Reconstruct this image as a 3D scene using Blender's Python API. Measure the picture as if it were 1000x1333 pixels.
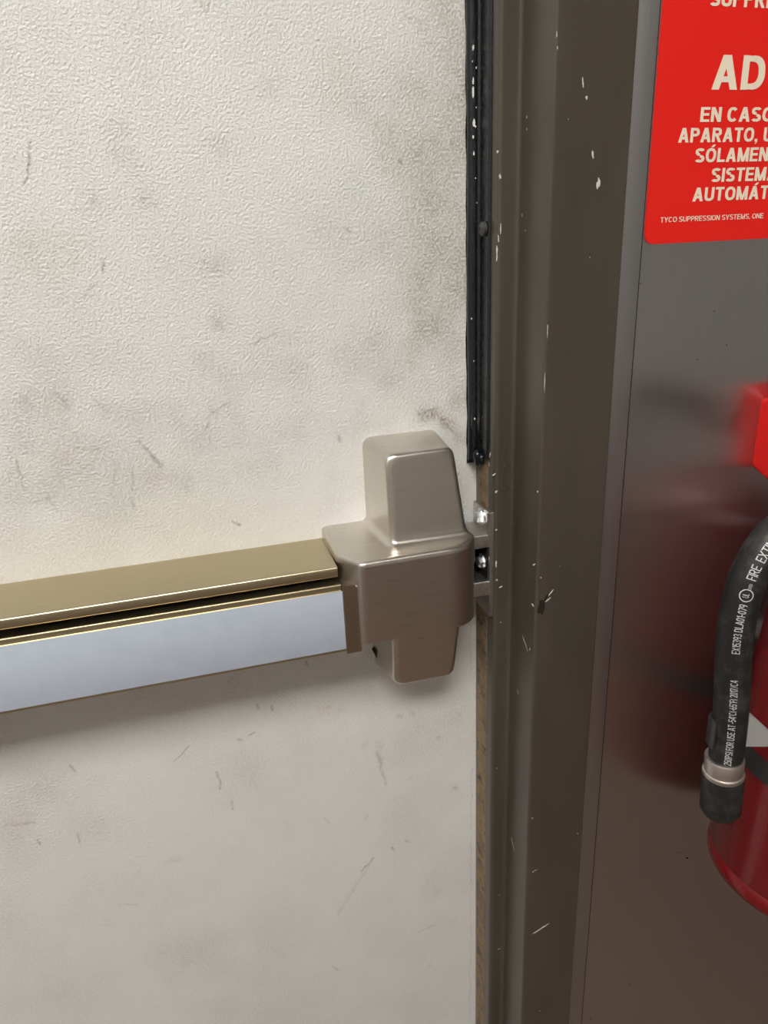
import bpy, bmesh, math, random
import numpy as np
from mathutils import Vector, Matrix

for o in list(bpy.data.objects): bpy.data.objects.remove(o, do_unlink=True)
SC = bpy.context.scene
COL = SC.collection
RNG = random.Random(7)

# ------------------------------------------------------------------ camera
F = 924.0; CX, CY = 500.0, 666.5                 # focal length in pixels of a 1000x1333 frame
def camdir(px, py):
    v = np.array([px-CX, -(py-CY), -F]); return v/np.linalg.norm(v)
UP = -camdir(617, 3136)                          # vanishing point of the verticals
EX = camdir(4300, 140.7); EX = EX-UP*(EX@UP); EX /= np.linalg.norm(EX)   # of the bar's direction
EY = np.cross(UP, EX)
R3 = np.array([EX, EY, UP])
CAM = np.array([0.0, -0.55, 1.36])
def ray(px, py): return R3@np.array([px-CX, -(py-CY), -F])
def onY(px, py, y): r = ray(px, py); return CAM+r*(y-CAM[1])/r[1]
def onX(px, py, x): r = ray(px, py); return CAM+r*(x-CAM[0])/r[0]
def proj(p):
    v = R3.T@(np.array(p)-CAM); return CX+F*v[0]/-v[2], CY-F*v[1]/-v[2]
cd = bpy.data.cameras.new('camera'); cam = bpy.data.objects.new('camera', cd); COL.objects.link(cam)
cd.sensor_fit = 'HORIZONTAL'; cd.sensor_width = 36.0; cd.lens = 36.0*F/1000.0
cd.clip_start = 0.01
M = Matrix([[*R3[0], CAM[0]], [*R3[1], CAM[1]], [*R3[2], CAM[2]], [0, 0, 0, 1]])
cam.matrix_world = M
SC.camera = cam

# ------------------------------------------------------------------ world, exposure
w = bpy.data.worlds.new('world'); SC.world = w; w.use_nodes = True
w.node_tree.nodes['Background'].inputs[0].default_value = (0.9, 0.95, 1.0, 1)
w.node_tree.nodes['Background'].inputs[1].default_value = 0.05
vs = SC.view_settings
vs.view_transform = 'Standard'; vs.look = 'None'; vs.gamma = 1.0; vs.use_curve_mapping = False
vs.exposure = 0.06
LAMP = 22.0                                        # radiance of the ceiling light panels
LAMP_SPOTS = [(-0.45, -1.28)]

# ------------------------------------------------------------------ helpers
def mat(name, col=(.5, .5, .5), rough=.5, metal=0.0, emit=None, **kw):
    m = bpy.data.materials.new(name); m.use_nodes = True
    b = m.node_tree.nodes['Principled BSDF']
    b.inputs['Base Color'].default_value = (*col, 1)
    b.inputs['Roughness'].default_value = rough
    b.inputs['Metallic'].default_value = metal
    for k, v in kw.items(): b.inputs[k.replace('_', ' ')].default_value = v
    if emit:
        b.inputs['Emission Color'].default_value = (*emit[0], 1); b.inputs['Emission Strength'].default_value = emit[1]
    return m
class NT:
    def __init__(s, m): s.t = m.node_tree; s.b = s.t.nodes['Principled BSDF']
    def n(s, kind, **kw):
        x = s.t.nodes.new(kind)
        for k, v in kw.items():
            if k in x.inputs: x.inputs[k].default_value = v
            else: setattr(x, k, v)
        return x
    def l(s, a, b): s.t.links.new(a, b)
    def coords(s, scale=(1, 1, 1)):
        tc = s.n('ShaderNodeTexCoord'); mp = s.n('ShaderNodeMapping'); mp.inputs['Scale'].default_value = scale
        s.l(tc.outputs['Object'], mp.inputs['Vector']); return mp.outputs['Vector']
    def noise(s, vec, scale, detail=3, rough=.55):
        x = s.n('ShaderNodeTexNoise'); x.inputs['Scale'].default_value = scale
        x.inputs['Detail'].default_value = detail; x.inputs['Roughness'].default_value = rough
        s.l(vec, x.inputs['Vector']); return x.outputs['Fac']
    def remap(s, f, a, b, c, d):
        x = s.n('ShaderNodeMapRange'); s.l(f, x.inputs[0])
        for i, v in enumerate((a, b, c, d)): x.inputs[i+1].default_value = v
        return x.outputs[0]
    def mix(s, f, a, b, mode='MIX'):
        x = s.n('ShaderNodeMix', data_type='RGBA', blend_type=mode)
        if isinstance(f, (int, float)): x.inputs[0].default_value = f
        else: s.l(f, x.inputs[0])
        for i, v in ((6, a), (7, b)):
            if isinstance(v, tuple): x.inputs[i].default_value = (*v, 1)
            else: s.l(v, x.inputs[i])
        return x.outputs[2]
    def bump(s, h, strength, dist):
        x = s.n('ShaderNodeBump'); x.inputs['Strength'].default_value = strength; x.inputs['Distance'].default_value = dist
        s.l(h, x.inputs['Height']); s.l(x.outputs[0], s.b.inputs['Normal']); return x
def brushed(name, col, rough, stretch, amount=.12, aniso=.4, bump=.05, var=.06, tint=None):
    """satin metal with a directional grain; stretch = object-space scale, small along the grain"""
    m = mat(name, col, rough, 1.0); n = NT(m)
    f = n.noise(n.coords(stretch), 1.0, 4, .65)
    n.l(n.remap(f, .3, .7, rough-amount*.5, rough+amount*.5), n.b.inputs['Roughness'])
    d = tuple(c*(1-var*2) for c in col); u = tuple(min(1, c*(1+var)) for c in col)
    n.l(n.mix(n.remap(f, .3, .7, 0, 1), d, u), n.b.inputs['Base Color'])
    n.b.inputs['Anisotropic'].default_value = aniso
    n.bump(f, bump, .0004)
    return m
def link(o, parent=None):
    COL.objects.link(o)
    if parent: o.parent = parent
    return o
def tag(o, label=None, cat=None, group=None, kind=None):
    if label: o['label'] = label
    if cat: o['category'] = cat
    if group: o['group'] = group
    if kind: o['kind'] = kind
    return o
def empty(name, loc=(0, 0, 0)):
    o = bpy.data.objects.new(name, None); o.location = loc; o.empty_display_size = .02; COL.objects.link(o); return o
def from_bm(name, bm, m, parent=None, smooth=None, off=None):
    """meshes are made in world coordinates; off = the parent's origin"""
    if parent is not None and off is None: off = root_loc(parent)
    if off is not None: bmesh.ops.translate(bm, verts=bm.verts, vec=-Vector(off))
    bmesh.ops.recalc_face_normals(bm, faces=bm.faces)
    me = bpy.data.meshes.new(name); bm.to_mesh(me); bm.free()
    me.materials.append(m)
    if smooth is not None:
        me.polygons.foreach_set('use_smooth', [True]*len(me.polygons))
        me.set_sharp_from_angle(angle=math.radians(smooth))
    return link(bpy.data.objects.new(name, me), parent)
def root_loc(o):
    v = Vector(o.location); p = o.parent
    while p: v = v+Vector(p.location); p = p.parent
    return v
def bm_box(bm, x0, x1, y0, y1, z0, z1, bevel=0, seg=2):
    r = bmesh.ops.create_cube(bm, size=1)
    vs_ = r['verts']
    for v in vs_:
        v.co = Vector(((x0+x1)/2+v.co.x*(x1-x0), (y0+y1)/2+v.co.y*(y1-y0), (z0+z1)/2+v.co.z*(z1-z0)))
    if bevel:
        es = list({e for v in vs_ for e in v.link_edges})
        bmesh.ops.bevel(bm, geom=es, offset=bevel, segments=seg, profile=.5, affect='EDGES')
def box(name, m, parent, x0, x1, y0, y1, z0, z1, bevel=0, seg=2):
    bm = bmesh.new(); bm_box(bm, x0, x1, y0, y1, z0, z1, bevel, seg)
    return from_bm(name, bm, m, parent, 40 if bevel else None)
def bm_prism(bm, pts, d0, d1, axis):
    """polygon pts extruded along axis from d0 to d1. axis x: pts=(y,z); y: (x,z); z: (x,y)"""
    def P(a, b, d): return {'x': (d, a, b), 'y': (a, d, b), 'z': (a, b, d)}[axis]
    A = [bm.verts.new(P(a, b, d0)) for a, b in pts]; B = [bm.verts.new(P(a, b, d1)) for a, b in pts]
    n = len(pts)
    for i in range(n): bm.faces.new((A[i], A[(i+1) % n], B[(i+1) % n], B[i]))
    bm.faces.new(A[::-1]); bm.faces.new(B)
def prism(name, m, parent, pts, d0, d1, axis, smooth=35):
    bm = bmesh.new(); bm_prism(bm, pts, d0, d1, axis); return from_bm(name, bm, m, parent, smooth)
def fillet(pts, rad, seg=5):
    """rounds the corners of a closed polygon; rad = radius per corner"""
    out = []; n = len(pts)
    for i, p in enumerate(pts):
        r = rad[i] if isinstance(rad, (list, tuple)) else rad
        p = Vector(p); a = Vector(pts[i-1])-p; b = Vector(pts[(i+1) % n])-p
        if r <= 0: out.append(tuple(p)); continue
        ang = a.angle(b); t = min(r/math.tan(ang/2), a.length*.49, b.length*.49)
        A = p+a.normalized()*t; B = p+b.normalized()*t
        for k in range(seg+1):
            s = k/seg; out.append(tuple(A*(1-s)**2+p*2*s*(1-s)+B*s*s))
    return out
def bm_lathe(bm, prof, axis_o, axis_d, seg=32):
    d = Vector(axis_d).normalized(); e1 = d.orthogonal().normalized(); e2 = d.cross(e1); o = Vector(axis_o)
    rings = []
    for r, h in prof:
        if r < 1e-6: rings.append([bm.verts.new(o+d*h)])
        else: rings.append([bm.verts.new(o+d*h+(e1*math.cos(2*math.pi*k/seg)+e2*math.sin(2*math.pi*k/seg))*r) for k in range(seg)])
    for A, B in zip(rings, rings[1:]):
        for k in range(seg):
            q = [A[k % len(A)], A[(k+1) % len(A)], B[(k+1) % len(B)], B[k % len(B)]]
            q = list(dict.fromkeys(q))
            if len(q) > 2: bm.faces.new(q)
    for Rg in (rings[0], rings[-1]):
        if len(Rg) > 2: bm.faces.new(Rg)
def lathe(name, m, parent, prof, o, d, seg=32, smooth=35):
    bm = bmesh.new(); bm_lathe(bm, prof, o, d, seg); return from_bm(name, bm, m, parent, smooth)
def frames(path):
    """parallel-transported frames along a polyline"""
    P = [Vector(p) for p in path]; T = []
    for i in range(len(P)): T.append((P[min(i+1, len(P)-1)]-P[max(i-1, 0)]).normalized())
    N = [Vector((0, -1, 0))]; N[0] = (N[0]-T[0]*N[0].dot(T[0])).normalized()
    for i in range(1, len(P)):
        v = N[-1]-T[i]*N[-1].dot(T[i]); N.append(v.normalized())
    return P, T, N, [t.cross(n) for t, n in zip(T, N)]
def catmull(pts, n=14):
    pts = [Vector(p) for p in pts]; q = [pts[0]*2-pts[1]]+pts+[pts[-1]*2-pts[-2]]; out = []
    for i in range(1, len(q)-2):
        for k in range(n):
            t = k/n; a, b, c, d = q[i-1:i+3]
            out.append(.5*((2*b)+(c-a)*t+(2*a-5*b+4*c-d)*t*t+(3*b-a-3*c+d)*t**3))
    out.append(pts[-1]); return out
def tube(name, m, parent, path, r, seg=20):
    P, T, N, B = frames(path); bm = bmesh.new(); rings = []
    for i in range(len(P)):
        rr = r(i/(len(P)-1)) if callable(r) else r
        rings.append([bm.verts.new(P[i]+(N[i]*math.cos(2*math.pi*k/seg)+B[i]*math.sin(2*math.pi*k/seg))*rr) for k in range(seg)])
    for A, C_ in zip(rings, rings[1:]):
        for k in range(seg): bm.faces.new((A[k], A[(k+1) % seg], C_[(k+1) % seg], C_[k]))
    bm.faces.new(rings[0][::-1]); bm.faces.new(rings[-1])
    return from_bm(name, bm, m, parent, 50)
def glyph(ch, h):
    """a plain sans-serif capital of height 1 and stroke half-width h: (polygons, width)"""
    G = []
    def V(x, y0=0., y1=1.): G.append([(x-h, y0), (x+h, y0), (x+h, y1), (x-h, y1)])
    def H(x0, x1, y): G.append([(x0, y-h*.9), (x1, y-h*.9), (x1, y+h*.9), (x0, y+h*.9)])
    def D(x0, y0, x1, y1, k=1.1): G.append([(x0-h*k, y0), (x0+h*k, y0), (x1+h*k, y1), (x1-h*k, y1)])
    def arc(cx, cy, rx, ry, a0, a1, n=16):
        P = []
        for i in range(n+1):
            t = math.radians(a0+(a1-a0)*i/n); c, q = math.cos(t), math.sin(t); e = .84
            x = math.copysign(abs(c)**e, c); y = math.copysign(abs(q)**e, q)
            P.append(((cx+(rx-h)*x, cy+(ry-h)*y), (cx+(rx+h)*x, cy+(ry+h)*y)))
        for (a, b), (c, d) in zip(P, P[1:]): G.append([a, b, d, c])
    def O(w, x=0., y0=0., y1=1., a0=0, a1=360): arc(x+w/2, (y0+y1)/2, w/2-h, (y1-y0)/2-h, a0, a1, 28)
    def bowl(x0, w, y0, y1):
        H(x0, w*.55, y0+h); H(x0, w*.55, y1-h); arc(w*.5, (y0+y1)/2, w*.5-h, (y1-y0)/2-h, -90, 90)
    acc = {'\u00c1': 'A', '\u00d3': 'O'}; b = acc.get(ch, ch); w = .66
    if ch in acc: pass
    if b == 'A': w = .72; D(h*1.1, 0, w/2-h*.1, 1); D(w-h*1.1, 0, w/2+h*.1, 1); H(.17, w-.17, .30)
    elif b == 'B': V(h); bowl(h, w, 0, .54); bowl(h, w*.95, .46, 1)
    elif b == 'C': w = .68; O(w, a0=42, a1=318)
    elif b == 'D': V(h); H(h, w*.5, h); H(h, w*.5, 1-h); arc(w*.45, .5, w*.55-h, .5-h, -90, 90)
    elif b == 'E': w = .58; V(h); H(h, w, h*.9); H(h, w*.94, .51); H(h, w, 1-h*.9)
    elif b == 'F': w = .54; V(h); H(h, w*.9, .50); H(h, w, 1-h*.9)
    elif b == 'G': w = .70; O(w, a0=42, a1=318); H(w*.52, w, .43); V(w-h, 0, .43)
    elif b == 'H': V(h); V(w-h); H(h, w-h, .52)
    elif b == 'I': w = 2*h; V(h)
    elif b == 'L': w = .54; V(h); H(h, w, h*.9)
    elif b == 'M': w = .80; V(h); V(w-h); D(w/2, 0, h*1.1, 1, 1.0); D(w/2, 0, w-h*1.1, 1, 1.0)
    elif b == 'N': w = .66; V(h); V(w-h); D(w-h*1.15, 0, h*1.15, 1, 1.15)
    elif b == 'O': w = .72; O(w)
    elif b == 'P': w = .62; V(h); bowl(h, w, .40, 1)
    elif b == 'R': w = .66; V(h); bowl(h, w*.97, .42, 1); D(w-h*1.1, 0, w*.50, .46)
    elif b == 'S': w = .64; arc(w/2, .735, w/2-h, .265-h, 25, 270); arc(w/2, .265+h*.0, w/2-h, .265+h*.0-h+.0, -155, 90)
    elif b == 'T': w = .60; V(w/2); H(0, w, 1-h*.9)
    elif b == 'U': w = .66; V(h, .32); V(w-h, .32); arc(w/2, .34, w/2-h, .34-h, 180, 360)
    elif b == 'V': w = .68; D(w/2-h*.1, 0, h*1.1, 1); D(w/2+h*.1, 0, w-h*1.1, 1)
    elif b == 'W': w = .95; D(w*.28, 0, h, 1); D(w*.28, 0, w/2, 1); D(w*.72, 0, w/2, 1); D(w*.72, 0, w-h, 1)
    elif b == 'X': D(h, 0, w-h, 1); D(w-h, 0, h, 1)
    elif b == 'Y': w = .66; V(w/2, 0, .46); D(w/2, .40, h, 1); D(w/2, .40, w-h, 1)
    elif b == '0': w = .54; O(w)
    elif b == '1': w = .30; V(w-h); D(h, .72, w-h, 1)
    elif b == '2': w = .54; arc(w/2, .72, w/2-h, .28-h, -20, 170); D(h*1.2, h, w-h*1.3, .62); H(0, w, h*.9)
    elif b == '3': w = .54; arc(w/2, .745, w/2-h*1.1, .255-h, -90, 160); arc(w/2, .275, w/2-h, .275-h, -160, 90)
    elif b == '4': w = .56; V(w*.72); H(0, w, .30); D(h, .30, w*.66, 1)
    elif b == '5': w = .54; H(h, w, 1-h); V(h*1.1, .45, 1); arc(w/2, .32, w/2-h, .32-h, -160, 130)
    elif b == '6': w = .54; O(w, 0, 0, .62); arc(w*.62, .36, w*.62-h, .64-h, 100, 180)
    elif b == '7': w = .52; H(0, w, 1-h); D(w*.3, 0, w-h, 1-h)
    elif b == '9': w = .54; O(w, 0, .38, 1); arc(w*.38, .64, w*.62-h, .64-h, -80, 0)
    elif b == '-': w = .32; H(0, w, .42)
    elif b == ',': w = 2.2*h; G.append([(0, 0), (2*h, 0), (2*h, 2*h), (0, 2*h)]); G.append([(h*.2, -1.6*h), (h, -1.6*h), (2*h, 0), (h, 0)])
    elif b == '/': w = .40; D(h*.6, 0, w-h*.6, 1, .8)
    elif b == '(': w = .22; arc(w+.1, .45, .3-h, .6-h, 125, 235)
    elif b == ')': w = .22; arc(-.1, .45, .3-h, .6-h, -55, 55)
    elif b == '\u00b0': w = .24; O(w, 0, .74, 1)
    elif b == ' ': w = .22
    if ch in acc: G.append([(w*.42, 1.06), (w*.42+2*h, 1.06), (w*.60+2*h, 1.24), (w*.60+h*.3, 1.24)])
    return G, w
def text_mesh(s, h=.095, gap=.085):
    co, fa, x = [], [], 0.
    for ch in s:
        G, w_ = glyph(ch, h)
        for poly in G:
            k = len(co); lift_ = (len(fa) % 7)*3e-5; co += [(x+a, b, lift_) for a, b in poly]; fa.append(tuple(range(k, k+len(poly))))
        x += w_+gap
    return np.array(co), fa
def raw_mesh(name, co, faces, m, parent=None, smooth=False):
    off = np.array(root_loc(parent)) if parent else np.zeros(3)
    me = bpy.data.meshes.new(name); me.from_pydata([tuple(c) for c in np.asarray(co)-off], [], [tuple(f) for f in faces]); me.update()
    me.materials.append(m)
    if smooth: me.polygons.foreach_set('use_smooth', [True]*len(me.polygons))
    return link(bpy.data.objects.new(name, me), parent)
def vnoise(x, z, scale, seed):
    X = x*scale; Z = z*scale; i = np.floor(X).astype(int); j = np.floor(Z).astype(int); fx = X-i; fz = Z-j
    fx = fx*fx*(3-2*fx); fz = fz*fz*(3-2*fz)
    def h(a, b):
        k = (a*374761393+b*668265263+seed*974711) & 0x7fffffff
        k = ((k ^ (k >> 13))*1274126177) & 0x7fffffff
        return ((k ^ (k >> 16)) & 0xffff)/65535.0
    return (h(i, j)*(1-fx)+h(i+1, j)*fx)*(1-fz)+(h(i, j+1)*(1-fx)+h(i+1, j+1)*fx)*fz
def fbm(x, z, scale, seed, o=4):
    return sum(vnoise(x, z, scale*2**k, seed+k)*.5**k for k in range(o))/sum(.5**k for k in range(o))
def surface_net(sdf, lo, hi, h):
    """mesh of sdf = 0 on a regular grid (naive surface nets, vertices pulled onto the surface)"""
    ax = [np.arange(a, b+h, h) for a, b in zip(lo, hi)]
    G = np.stack(np.meshgrid(*ax, indexing='ij'), -1); V = sdf(G[..., 0], G[..., 1], G[..., 2]); S = V < 0
    c = np.zeros(tuple(n-1 for n in V.shape), int)
    for dx in (0, 1):
        for dy in (0, 1):
            for dz in (0, 1): c += S[dx:dx+c.shape[0], dy:dy+c.shape[1], dz:dz+c.shape[2]]
    act = (c > 0) & (c < 8); idx = -np.ones(c.shape, int); idx[act] = np.arange(act.sum())
    I = np.argwhere(act); P = np.array(lo)+(I+.5)*h
    for _ in range(6):
        e = h*.05; f = sdf(*P.T)
        g = np.stack([(sdf(*(P+np.eye(3)[k]*e).T)-sdf(*(P-np.eye(3)[k]*e).T))/(2*e) for k in range(3)], 1)
        st = g*(f/np.maximum((g*g).sum(1), .05))[:, None]
        P = P-np.clip(st, -h*.6, h*.6)
    faces = []
    for a in range(3):
        sl0 = [slice(None)]*3; sl1 = [slice(None)]*3; sl0[a] = slice(0, -1); sl1[a] = slice(1, None)
        d = np.argwhere(S[tuple(sl0)] != S[tuple(sl1)]); b, c2 = (a+1) % 3, (a+2) % 3
        inside = S[tuple(sl0)][tuple(d.T)]
        def cell(ob, oc):
            q = d.copy(); q[:, b] += ob; q[:, c2] += oc; return idx[tuple(q.T)]
        ok = (d[:, b] > 0) & (d[:, c2] > 0) & (d[:, b] < c.shape[b]) & (d[:, c2] < c.shape[c2])
        d = d[ok]; inside = inside[ok]
        Q = np.stack([cell(-1, -1), cell(0, -1), cell(0, 0), cell(-1, 0)], 1)
        Q[~inside] = Q[~inside][:, ::-1]; faces += [tuple(q) for q in Q if (q >= 0).all()]
    return P, faces
def smax(a, b, k): h = np.maximum(k-np.abs(a-b), 0)/k; return np.maximum(a, b)+h*h*k*.25
def smin(a, b, k): return -smax(-a, -b, k)
def plane3(a, b, c, ref):
    """half-space through three points; negative on the side of ref"""
    a, b, c, ref = map(np.array, (a, b, c, ref)); n = np.cross(b-a, c-a).astype(float); n /= np.linalg.norm(n)
    if (ref-a)@n > 0: n = -n
    return lambda x, y, z: (x-a[0])*n[0]+(y-a[1])*n[1]+(z-a[2])*n[2]

# ------------------------------------------------------------------ sizes (metres); y = 0 is the door's face, y < 0 towards the viewer
XS = 0.2265        # soffit of the frame's stop
XC = 0.2425        # second rabbet and inner edge of the frame's face
XE = 0.3000        # outer edge of the frame's face
YSTOP, YFACE, YWALL = -0.040, -0.087, -0.0805
XL = XS-0.913      # the stop on the hinge side
ZH = 2.13          # opening height
RX0, RX1, RY0, CEIL = -1.5, 2.4, -3.4, 2.65

# ------------------------------------------------------------------ materials
M_frame = mat('taupe_enamel', (.083, .068, .053), .30); n = NT(M_frame)
f1 = n.noise(n.coords((1, 1, .25)), 22, 5, .6); f2 = n.noise(n.coords(), 900, 2)
n.l(n.mix(n.remap(f1, .35, .7, 0, 1), (.060, .050, .039), (.076, .064, .050)), n.b.inputs['Base Color'])
n.l(n.remap(f1, .3, .7, .27, .32), n.b.inputs['Roughness']); n.bump(f2, .05, .0006)
M_steel = brushed('stainless_sheet', (.57, .565, .57), .31, (650, 650, 5), .03, .7, .004, .012)
n = NT(M_steel)                                    # long shallow waves in the sheet
wv = n.noise(n.coords((2.2, 2.2, 26)), 1.0, 3, .5); b2 = n.n('ShaderNodeBump'); b2.inputs['Strength'].default_value = .5; b2.inputs['Distance'].default_value = .0016
n.l(wv, b2.inputs['Height']); b1 = next(x for x in n.t.nodes if x.type == 'BUMP' and x != b2); n.l(b2.outputs[0], b1.inputs['Normal'])
M_steel2 = brushed('stainless_edge', (.46, .455, .455), .48, (650, 650, 5), .04, .3, .008, .02)
M_nickel = brushed('satin_nickel', (.65, .615, .555), .30, (16, 1000, 1200), .06, .3, .008, .03)
M_brass = brushed('satin_champagne', (.52, .45, .305), .30, (16, 1000, 1200), .06, .3, .008, .03)
M_bronze = brushed('satin_end_cap', (.40, .33, .26), .36, (400, 400, 10), .1, .2, .03, .05)
M_zinc = mat('zinc_bolt', (.85, .88, .92), .30, 1.0)
M_strike = brushed('cast_strike', (.56, .54, .51), .40, (200, 200, 200), .15, 0, .2, .1)
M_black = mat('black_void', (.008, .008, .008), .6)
M_rubber = mat('black_rubber', (.006, .007, .009), .28); n = NT(M_rubber)
f1 = n.noise(n.coords((1, 1, .3)), 240, 4, .7); n.l(n.remap(f1, .35, .65, .18, .36), n.b.inputs['Roughness']); n.bump(f1, .07, .001)
M_strip = mat('pale_blue_film', (.56, .60, .70), .35); n = NT(M_strip)
f1 = n.noise(n.coords((3, 1, 3)), 16, 4, .6)
n.l(n.mix(n.remap(f1, .4, .75, 0, 1), (.49, .55, .65), (.45, .51, .61)), n.b.inputs['Base Color'])
M_tan = mat('old_adhesive', (.23, .155, .085), .75); n = NT(M_tan)
f1 = n.noise(n.coords((400, 60, 95)), 1, 5, .7); f2 = n.noise(n.coords((1, 1, 1)), 60, 3)
c1 = n.mix(n.remap(f1, .5, .62, 0, 1), (.27, .185, .105), (.075, .05, .03))
n.l(n.mix(n.remap(f2, .45, .6, 0, .6), c1, (.15, .105, .065)), n.b.inputs['Base Color']); n.bump(f1, .3, .0008)
M_red = mat('red_enamel', (.17, .003, .005), .25, Coat_Weight=.3, Coat_Roughness=.1)
M_redbox = mat('bright_red_enamel', (.80, .010, .008), .25)
M_sign = mat('red_sign_vinyl', (.80, .018, .012), .42, Specular_IOR_Level=.25)
M_letter = mat('cream_lettering', (.86, .76, .60), .5)
M_white_ink = mat('white_ink', (.62, .63, .63), .6)
M_hose = mat('black_hose_rubber', (.013, .013, .013), .5); n = NT(M_hose)
f1 = n.noise(n.coords(), 70, 6, .7); n.l(n.mix(n.remap(f1, .5, .72, 0, .7), (.010, .010, .010), (.075, .072, .066)), n.b.inputs['Base Color'])
M_alu = mat('dull_ferrule', (.62, .57, .53), .42, 1.0)
M_grey = mat('grey_bracket_paint', (.36, .36, .35), .5)
M_label = mat('black_label', (.02, .02, .021), .45)
M_chip = mat('bare_primer_chip', (.62, .60, .55), .6)
M_rust = mat('dark_rust', (.012, .007, .005), .8)
M_wall = mat('painted_wall', (.42, .415, .41), .7)
M_ceil = mat('ceiling_tile_paint', (.80, .80, .79), .8)
M_floor = mat('quarry_tile', (.13, .065, .04), .5); n = NT(M_floor)
bt = n.n('ShaderNodeTexBrick', offset=0.0); n.l(n.coords(), bt.inputs['Vector'])
for k, v in (('Color1', (.20, .135, .10, 1)), ('Color2', (.165, .11, .082, 1)), ('Mortar', (.05, .045, .04, 1))): bt.inputs[k].default_value = v
for k, v in (('Scale', 1.0), ('Mortar Size', .004), ('Brick Width', .15), ('Row Height', .15)): bt.inputs[k].default_value = v
n.l(bt.outputs['Color'], n.b.inputs['Base Color'])
M_lamp = mat('light_diffuser', (.9, .9, .9), .5, emit=((1.0, .965, .915), LAMP))
M_lampframe = mat('white_lamp_frame', (.8, .8, .8), .4)

# painted door: white enamel with an orange-peel relief; grime and faint painted relief shading come from a per-vertex stain map
M_door = mat('worn_white_paint', (.78, .76, .72), .48); n = NT(M_door)
att = n.n('ShaderNodeAttribute', attribute_name='stain_shade')
co_ = n.coords()
vor = n.noise(co_, 510, 2.2, .55); big = n.noise(co_, 30, 3)
grit = n.remap(vor, .36, .64, 1.25, .30)
stain_shade = n.mix(grit, (1, 1, 1), att.outputs['Color'])
at2 = n.n('ShaderNodeAttribute', attribute_name='scuff')
n.l(n.mix(1.0, n.mix(1.0, stain_shade, (.775, .777, .756), 'MULTIPLY'), at2.outputs['Color'], 'MULTIPLY'), n.b.inputs['Base Color'])
n.l(n.remap(big, .3, .7, .42, .58), n.b.inputs['Roughness'])
n.bump(vor, .60, .0024)

# ------------------------------------------------------------------ the setting
def setting(name, m, x0, x1, y0, y1, z0, z1): return tag(box(name, m, None, x0, x1, y0, y1, z0, z1), kind='structure')
setting('floor', M_floor, RX0-.1, RX1+.1, RY0-.1, .15, -.1, 0)
setting('ceiling', M_ceil, RX0-.1, RX1+.1, RY0-.1, .15, CEIL, CEIL+.1)
setting('wall_left', mat('white_side_wall', (.60, .60, .59), .6), RX0-.1, RX0, RY0, YWALL, 0, CEIL)
setting('wall_right', M_wall, RX1, RX1+.1, RY0, YWALL, 0, CEIL)
setting('wall_front', mat('cream_far_wall', (.78, .76, .71), .7), RX0-.1, RX1+.1, RY0-.1, RY0, 0, CEIL)
YB = YWALL+.002
bm = bmesh.new()                                   # the wall around the door opening
bm_box(bm, RX0-.1, XL-.02, YB, .15, 0, CEIL); bm_box(bm, XC+.02, RX1+.1, YB, .15, 0, CEIL)
bm_box(bm, XL-.02, XC+.02, YB, .15, ZH+.02, CEIL)
wall_back = tag(from_bm('wall_back', bm, M_wall), kind='structure')

# stainless cladding: a wide sheet, and the narrow lapped edge strip against the frame
XSEAM = 0.3195
box('steel_sheet', M_steel, wall_back, XSEAM, RX1, YWALL, YB, 0, CEIL)
box('steel_edge_strip', M_steel2, wall_back, XE-.004, XSEAM-.0013, YWALL-.0012, YB, 0, CEIL, .0006, 2)
box('steel_seam', M_black, wall_back, XSEAM-.0013, XSEAM, YWALL+.0004, YB, 0, CEIL)
# marks on the steel
def blot(bm, c, ex, ez, nrm, rx, rz, ang, k=13, rag=.5, lift=.00012):
    """irregular flat fleck with its own small thickness, on a surface with axes ex, ez"""
    rx *= .72; rz *= .72
    c = Vector(c)+Vector(nrm)*lift; ex = Vector(ex); ez = Vector(ez); ca, sa = math.cos(ang), math.sin(ang); A = []
    for i in range(k):
        t = 2*math.pi*i/k; q = 1+RNG.uniform(-rag, rag); a = rx*math.cos(t)*q; b = rz*math.sin(t)*q
        A.append(c+ex*(a*ca-b*sa)+ez*(a*sa+b*ca))
    top = [bm.verts.new(p) for p in A]; bot = [bm.verts.new(p-Vector(nrm)*lift*1.6) for p in A]
    bm.faces.new(top)
    for i in range(k): bm.faces.new((top[i], top[(i+1) % k], bot[(i+1) % k], bot[i]))
XA, ZA, NF = (1, 0, 0), (0, 0, 1), (0, -1, 0)
bm = bmesh.new()
for px, py, r, r2, a in ((885, 1110, .0022, .0008, .2), (895, 1117, .0028, .0013, -.5), (890, 1094, .0005, .0005, 0), (820, 1281, .0010, .0009, 0),
                         (769, 1326, .0012, .0009, .4), (889, 1268, .0004, .0013, .1), (873, 1264, .0006, .0006, 0), (930, 405, .0008, .0006, 0),
                         (908, 468, .0008, .0007, 0), (946, 449, .0005, .0014, .2), (822, 412, .0011, .0009, .4), (834, 369, .0006, .0006, 0)):
    blot(bm, onY(px, py, YWALL), XA, ZA, NF, r, r2, a)
from_bm('dark_speck', bm, M_rust, wall_back)['kind'] = 'stuff'

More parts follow.
